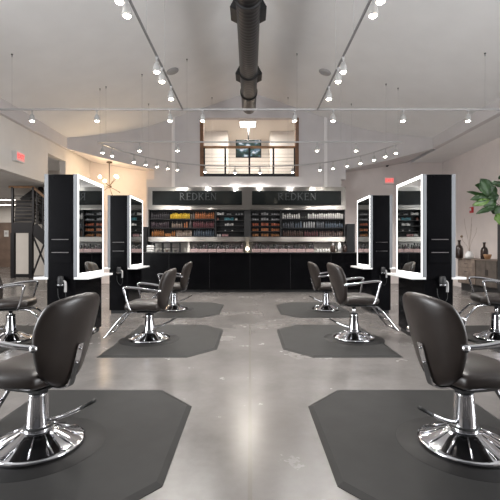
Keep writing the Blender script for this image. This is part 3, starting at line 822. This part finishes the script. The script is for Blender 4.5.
# ------------------------------------------------------------------ chandelier
c = P(109.3, 186.5, 12.25)
zs = 3.9
t = thing('chandelier', 'bronze starburst chandelier with glowing globe bulbs by the cream wall', 'chandelier', (c.x, c.y, zs))
dz = c.z - zs
MB().lathe([(.09, 0), (.09, -.02), (.03, -.05), (.012, -.05)], 20).build('ceiling_cup', M['bronze'], t)
MB().tube([(0, 0, -.03), (0, 0, dz)], .013, 10).build('rod', M['bronze'], t)
MB().ball((0, 0, dz), .05, 14).build('hub', M['bronze'], t)
for i, (dx, dy, dzz) in enumerate(((-.23, -.1, .26), (.24, -.05, .26), (-.05, -.22, .12), (.28, .1, -.16), (.05, -.32, -.05), (-.05, .32, .05), (-.22, -.2, -.26), (.16, -.18, -.3), (.12, .2, .33))):
    a = MB().tube([(0, 0, dz), (dx, dy, dz + dzz)], .009, 8).build('arm', M['bronze'], t)
    if i < 3 or i == 8: MB().ball((dx * 1.1, dy * 1.1, dz + dzz * 1.1), .048, 14).build('bulb', M['lampw'], a)
    else: MB().ball((dx * 1.03, dy * 1.03, dz + dzz * 1.03), .018, 10).build('tip', M['bronze'], a)

# ------------------------------------------------------------------ signs, alarm, camera
def text_mesh(body, size, m, parent, loc, rot):
    cu = bpy.data.curves.new('txt', 'FONT'); cu.body = body; cu.size = size; cu.extrude = .002; cu.align_x = 'CENTER'; cu.align_y = 'CENTER'; cu.offset = .004
    o = bpy.data.objects.new('txt', cu); COL.objects.link(o); dg = bpy.context.evaluated_depsgraph_get()
    me = bpy.data.meshes.new_from_object(o.evaluated_get(dg)); bpy.data.objects.remove(o)
    me.materials.clear(); me.materials.append(m)
    q = bpy.data.objects.new('lettering', me); COL.objects.link(q); q.parent = parent; q.location = loc; q.rotation_euler = rot
    return q
def exit_sign(loc, rz, label):
    t = thing('exit_sign', label, 'sign', loc, rz)      # faces -Y
    MB().box(-.165, .165, 0, .11, -.115, .115, .006).build('housing', M['whitep'], t)
    MB().box(-.145, .145, -.004, 0, -.095, .095).build('face', M['exitface'], t)
    text_mesh('EXIT', .135, M['exitred'], t, (0, -.007, 0), (R(90), 0, 0))
p = P(16.3, 157, 9.0); exit_sign((XL + .11, p.y, p.z), R(90), 'glowing red EXIT sign on the cream wall above the staircase opening')
p = P(388.8, 180.8, 13.1); exit_sign((p.x, YR - .11, p.z), 0, 'glowing red EXIT sign on the back wall at the right')
p = P(472, 210, 11.4)
t = thing('fire_alarm', 'small red fire alarm strobe on the right wall beside the fig leaves', 'alarm', (XR, 11.4, p.z), R(-90))
MB().box(-.07, .07, -.05, 0, -.085, .085, .008).build('housing', M['red'], t)
MB().box(-.03, .03, -.07, -.05, -.02, .06, .006).build('strobe', M['white'], t)
p = P(389, 164.5, 12.9)
t = thing('security_camera', 'small dark dome camera below the right soffit', 'camera', (p.x, YR, p.z))
MB().box(-.05, .05, -.1, 0, .0, .05, .004).build('bracket', M['blackmatte'], t)
MB().ball((0, -.07, 0), .045, 14).build('dome', M['blackgloss'], t)

# ------------------------------------------------------------------ sideboard and decor
XF = 6.03
t = thing('sideboard', 'grey oak sideboard against the right wall below the fire alarm', 'sideboard', (6.25, 10.42, 0))
MB().box(XF - 6.25 + .02, .22, -.90, .92, .2, .88).build('body', M['greywood2'], t)
MB().box(XF - 6.25 - .01, .23, -.92, .94, .88, .91, .004).build('top', M['greywood'], t)
MB().box(XF - 6.25 + .08, .2, -.86, .86, 0, .2).build('plinth', M['blackmatte'], t)
fx = XF - 6.25
for k in range(3):
    d = MB().box(fx, fx + .02, .04, .90, .22 + k * .22, .43 + k * .22, .003).build('drawer', M['greywood'], t)
    MB().box(fx - .012, fx, .40, .54, .315 + k * .22, .328 + k * .22).build('handle', M['blackmatte'], d)
for k in range(2):
    d = MB().box(fx, fx + .02, -.88 + k * .44, -.46 + k * .44, .22, .87, .003).build('door', M['greywood2'], t)
    MB().box(fx - .012, fx, -.52 + k * .06, -.508 + k * .06, .5, .64).build('handle', M['blackmatte'], d)
def vase(px, d, x, hgt, label):
    t = thing('vase', label, 'vase', (x, d, .91)); s = hgt / .5
    MB().lathe([(r * s, z * s) for r, z in ((.07, 0), (.095, .01), (.105, .12), (.10, .25), (.075, .33), (.04, .36), (.032, .40), (.032, .45), (.045, .48), (.045, .5))], 24).build('body', M['ceramic'], t)
vase(0, 11.18, (458.5 - CX) * 11.18 / F + .02, .52, 'dark brown bottle vase at the far end of the sideboard')
vase(0, 10.18, (484.3 - CX) * 10.18 / F, .44, 'dark brown bottle vase near the middle of the sideboard beside a tan bowl')
x = (468.5 - CX) * 10.75 / F
t = thing('vase', 'white bowl-shaped vase holding tall bare branches on the sideboard', 'vase', (x + .02, 10.75, .91))
MB().lathe([(.07, 0), (.11, .02), (.115, .1), (.07, .18), (.05, .2), (.045, .2)], 24).build('body', M['white'], t)
t = thing('bare_branches', 'thin bare branches standing in the white vase', 'branches', (x + .02, 10.75, 1.06))
for (dx, dy, dz) in ((-.12, .02, .95), (.10, .05, 1.0), (.02, -.08, .8), (-.2, .02, .45), (.18, -.05, .7)):
    MB().tube(catmull([(0, 0, 0), (dx * .25, dy * .3, dz * .4), (dx * .8, dy, dz * .75), (dx, dy, dz)], 4), .0032, 6).build('branch', M['branch'], t)
MB().ball((-.2, .02, .46), .035, 12).build('seed_head', M['branch'], t)
t = thing('bowl', 'tan bowl beside the dark vase on the sideboard', 'bowl', ((487.5 - CX) * 9.95 / F, 9.95, .91))
MB().lathe([(.04, 0), (.06, .01), (.09, .09), (.095, .13), (.088, .13), (.06, .03), (.01, .02)], 24).build('body', M['wood'], t)

# ------------------------------------------------------------------ fig tree
PX, PY = 4.50, 6.5
t = thing('planter', 'tall black square planter holding the fig tree', 'planter', (PX, PY, 0))
b = MB(); hz = Z(224.5, 6.5)
b.prism([(-.19, -.19), (.19, -.19), (.19, .19), (-.19, .19)], 0.03, hz, 'xy')
b.build('body', M['blackmatte'], t)
b = MB(); b.box(-.23, .23, -.23, -.19, 0, hz + .02); b.box(-.23, .23, .19, .23, 0, hz + .02); b.box(-.23, -.19, -.19, .19, 0, hz + .02); b.box(.19, .23, -.19, .19, 0, hz + .02)
b.build('rim', M['blackmatte'], t)
t = thing('fig_tree', 'green fiddle leaf fig cut off by the right picture edge', 'plant', (PX, PY, hz))
MB().tube(catmull([(0, 0, 0), (.02, 0, .35), (-.01, .02, .7), (.02, 0, 1.05)], 5), .016, 10).build('trunk', M['stem'], t)
def leaf(b, base, tip, w, nrm):
    base, tip = Vector(base), Vector(tip); d = tip - base; L = d.length; d.normalize()
    nrm = Vector(nrm); nrm = (nrm - d * nrm.dot(d)).normalized(); s = d.cross(nrm)
    n = 9; vs = []
    for i in range(n + 1):
        u = i / n; ww = w * (math.sin(PI * min(1, u ** .75)) ** .8 * (.62 + .6 * u)) * .5 + .002
        droop = -.22 * L * u * u + .0
        for j in (-1, -.5, 0, .5, 1):
            wave = .05 * w * math.sin(u * 14 + j * 3) * abs(j)
            vs.append(base + d * (L * u) + s * (ww * j) + nrm * (.16 * w * j * j + wave + droop * .6))
    fs = []
    for i in range(n):
        for j in range(4): fs.append((i * 5 + j, i * 5 + j + 1, i * 5 + 6 + j, i * 5 + 5 + j))
    m = len(vs); vs2 = vs + [v - nrm * .0016 for v in vs]
    fs2 = fs + [tuple(m + k for k in reversed(f)) for f in fs]
    rim = [j for j in range(5)] + [i * 5 + 4 for i in range(1, n + 1)] + [n * 5 + j for j in (3, 2, 1, 0)] + [i * 5 for i in range(n - 1, 0, -1)]
    for a in range(len(rim)):
        c = rim[(a + 1) % len(rim)]; fs2.append((rim[a], c, m + c, m + rim[a]))
    b.faces(vs2, fs2, True)
def lp(px, py, dd=0): 
    d = PY + dd; q = P(px, py, d); return (q.x - PX, q.y - PY, q.z - hz)
fol = MB(); fol2 = MB(); br = MB()
LV = [((489, 196), (481.5, 178.5), .27, 0, -.05), ((487, 190), (475.5, 184.5), .15, 0, .05), ((489, 198), (468, 190.5), .09, 0, .05), ((488, 199), (471.5, 198.5), .15, 0, -.1), ((490, 203), (478, 196), .20, 0, .0), ((489, 200), (473.5, 205), .12, 1, -.12),
      ((495, 202), (484, 206), .22, 0, -.05), ((492, 199), (496, 185.5), .12, 0, .1), ((498, 206), (477, 212.5), .11, 0, -.1), ((497, 184), (491, 181.5), .11, 0, .2), ((500, 206), (499, 219), .24, 0, -.1), ((498, 214), (500, 224.5), .20, 1, -.15), ((505, 186), (492, 183), .13, 0, 0), ((504, 180), (499, 176), .16, 0, .1),
      ((494, 203), (488, 192), .24, 0, .02), ((496, 208), (493, 214), .2, 0, .0), ((486, 186), (488, 179.5), .13, 0, .08)]
for (bs, tp, w, kind, dd) in LV:
    leaf(fol2 if kind else fol, lp(*bs, dd * .5), lp(*tp, dd), w, (random.uniform(-.3, .3), -1, random.uniform(.0, .6)))
for i in range(26):
    a = random.uniform(-1.2, 1.6); h0 = random.uniform(.2, 1.1); rr = random.uniform(.15, .3)
    q = Vector((.12 * math.cos(a), .12 * math.sin(a), h0)); leaf(fol, q, q + Vector((rr * math.cos(a), rr * math.sin(a), random.uniform(-.05, .15))), .17, (0, -.3, 1))
for (c1, c2) in (((503, 212), (489, 197)), ((503, 212), (498, 206)), ((503, 218), (494, 203)), ((506, 196), (497, 184))):
    a = Vector((0, 0, lp(*c1)[2] - .1)); e = Vector(lp(*c2)); br.tube(catmull([a, a.lerp(e, .5) + Vector((0, 0, -.03)), e], 4), .006, 6)
fo = fol.build('foliage', M['leaf'], t); fol2.build('young_leaves', M['leafl'], t); br.build('branch', M['stem'], t)

# ------------------------------------------------------------------ staircase in the annex
DS = 15.6
t = thing('staircase', 'dark steel staircase with wooden handrail seen through the left opening', 'staircase', (X(23, DS), DS, 0))
ox = t.location.x
def sx(px, d=DS): return (px - CX) * d / F - ox
def sz(py, d=DS): return H + (CY - py) * d / F
MB().box(sx(12.2), sx(33.5), -.06, .06, sz(233), sz(222.5)).build('landing_beam', M['steel'], t)
for px in (13.2, 31.2):
    MB().box(sx(px) - .07, sx(px) + .07, -.07, .07, 0, sz(233)).build('leg', M['steel'], t)
MB().box(sx(12.2), sx(33), -.05, .05, .02, .16).build('base_beam', M['steel'], t)
for k in range(7):
    z = sz(222) + k * .165; y = .12 + k * .2
    a0, a1 = sx(14.2 + k * .3, DS + y), sx(32.6, DS + y); MB().box(a0, a1, y, y + .26, z, z + .05).build('tread', M['tread'], t)
    if k: MB().box(a0, a1, y + .0, y + .02, z - .115, z).build('riser', M['steel'], t)
for px in (12.6, 33.4):
    MB().box(sx(px) - .04, sx(px) + .04, -.04, .04, sz(222.5), sz(187)).build('newel_post', M['steel'], t)
MB().box(sx(23) - .07, sx(23) + .07, 1.25, 1.39, sz(222), 3.84).build('newel_post', M['steel'], t)
MB().bar((sx(9), 0, sz(187)), (sx(33.4), 0, sz(187)), .07, .09).build('handrail', M['wood'], t)
MB().bar((sx(33), 0, sz(187)), (sx(52), 0, sz(203)), .07, .09).build('handrail', M['wood'], t)
for k in range(5):
    z = sz(217) + k * .21
    MB().tube([(sx(12.6), 0, z), (sx(33.4), 0, z)], .014, 6).build('rail_bar', M['steel'], t)
    MB().tube([(sx(33.4), 0, z), (sx(52), 0, z - .62)], .014, 6).build('rail_bar', M['steel'], t)
for px in (37, 43, 49):
    u = (px - 33) / 19; MB().box(sx(px) - .02, sx(px) + .02, -.02, .02, sz(222 + 16 * u), sz(187 + 16 * u)).build('baluster', M['steel'], t)
MB().bar((sx(32.5), 0, sz(227.5)), (sx(54), 0, sz(247)), .08, .42).build('stringer', M['steel'], t)
for k in range(5):
    z = sz(228) - .17 * (k + 1); x = sx(34) + .18 * k
    MB().box(x, x + .26, .05, 1.0, z, z + .05).build('tread', M['tread'], t)
for (a, c) in (((33, 236), (46.5, 268)), ((46.5, 238), (33, 274))):
    MB().bar((sx(a[0]), 0, sz(a[1])), (sx(c[0]), 0, sz(c[1])), .05).build('brace', M['steel'], t)
MB().bar((sx(21, 17), 1.5, sz(201, 17)), (sx(36, 17), 1.5, sz(190, 17)), .07, .30).build('upper_stringer', M['steel'], t)
for k in range(7):
    u = k / 6; MB().box(sx(34 + 14 * u, 16.8), sx(38 + 14 * u, 16.8), .9, 1.3, 3.0 + .12 * k, 3.05 + .12 * k).build('tread', M['tread'], t)
p = P(5.5, 233.5, 24.4)
t = thing('switch_plate', 'pale switch plate on the brown panelled wall beside the staircase', 'switch', (p.x, 24.5, p.z))
MB().box(-.14, .14, -.03, 0, -.2, .2, .01).build('plate', M['white'], t)
MB().box(-.08, .08, -.045, -.03, -.06, .1, .01).build('button', M['satin'], t)
for i, (px, d) in enumerate(((4, 23.4), (2, 21.0))):
    x = (px - CX) * d / F
    t = thing('linear_light', '%s linear ceiling light in the room beyond the staircase' % ('far', 'near')[i], 'light', (x - .3, d, 3.845), 0, 'linear ceiling lights')
    MB().box(-1.2, 1.2, -.14, .14, -.05, 0).build('housing', M['white'], t)
    MB().box(-1.15, 1.15, -.11, .11, -.06, -.05).build('diffuser', M['panel'], t)

# ------------------------------------------------------------------ lights
def area(name, loc, rot, sx_, sy_, e, colr=(1, 1, 1)):
    L = bpy.data.lights.new(name, 'AREA'); L.shape = 'RECTANGLE'; L.size = sx_; L.size_y = sy_; L.energy = e; L.color = colr
    o = bpy.data.objects.new(name, L); COL.objects.link(o); o.location = loc; o.rotation_euler = rot; return o
for (x, q) in ((XL - .3, -1), (XR + .3, 1)): area('window_daylight', (x, 1.5, 2.1), (R(90), 0, R(90 * q)), 3.2, 3.0, 500, (.96, .98, 1))  # fill lamps added outside the made-up side windows to brighten ceiling and walls
area('annex_light', (-12, 12, 3.7), (0, 0, 0), 6, 6, 420, (1, .94, .87))
area('annex_light', (-16, 20, 3.7), (0, 0, 0), 5, 5, 200, (1, .94, .87))
area('loft_light', (-.08, 14.1, 5.62), (0, 0, 0), .5, .55, 130, (1, .92, .82))
L = bpy.data.lights.new('chandelier_glow', 'POINT'); L.energy = 42; L.color = (1, .72, .44); L.shadow_soft_size = .25
o = bpy.data.objects.new('chandelier_glow', L); COL.objects.link(o); o.location = (c.x if False else P(109.3, 186.5, 12.25).x, 12.1, 3.15)

w = bpy.data.worlds.new('world'); w.use_nodes = True; S.world = w
w.node_tree.nodes['Background'].inputs[0].default_value = (.75, .85, 1, 1); w.node_tree.nodes['Background'].inputs[1].default_value = .6

# ------------------------------------------------------------------ camera
cam = bpy.data.cameras.new('camera'); co = bpy.data.objects.new('camera', cam); COL.objects.link(co)
cam.sensor_width = 36; cam.lens = 36 * F / 500; cam.shift_y = -.004; cam.clip_start = .05
co.location = (0, 0, H); co.rotation_euler = (R(90), 0, 0)
S.camera = co
S.view_settings.view_transform = 'Standard'; S.view_settings.look = 'None'; S.view_settings.exposure = .17; S.view_settings.gamma = 1
S.cycles.max_bounces = 10; S.cycles.diffuse_bounces = 5; S.cycles.glossy_bounces = 5
S.cycles.sample_clamp_indirect = 6
S.cycles.use_denoising = True
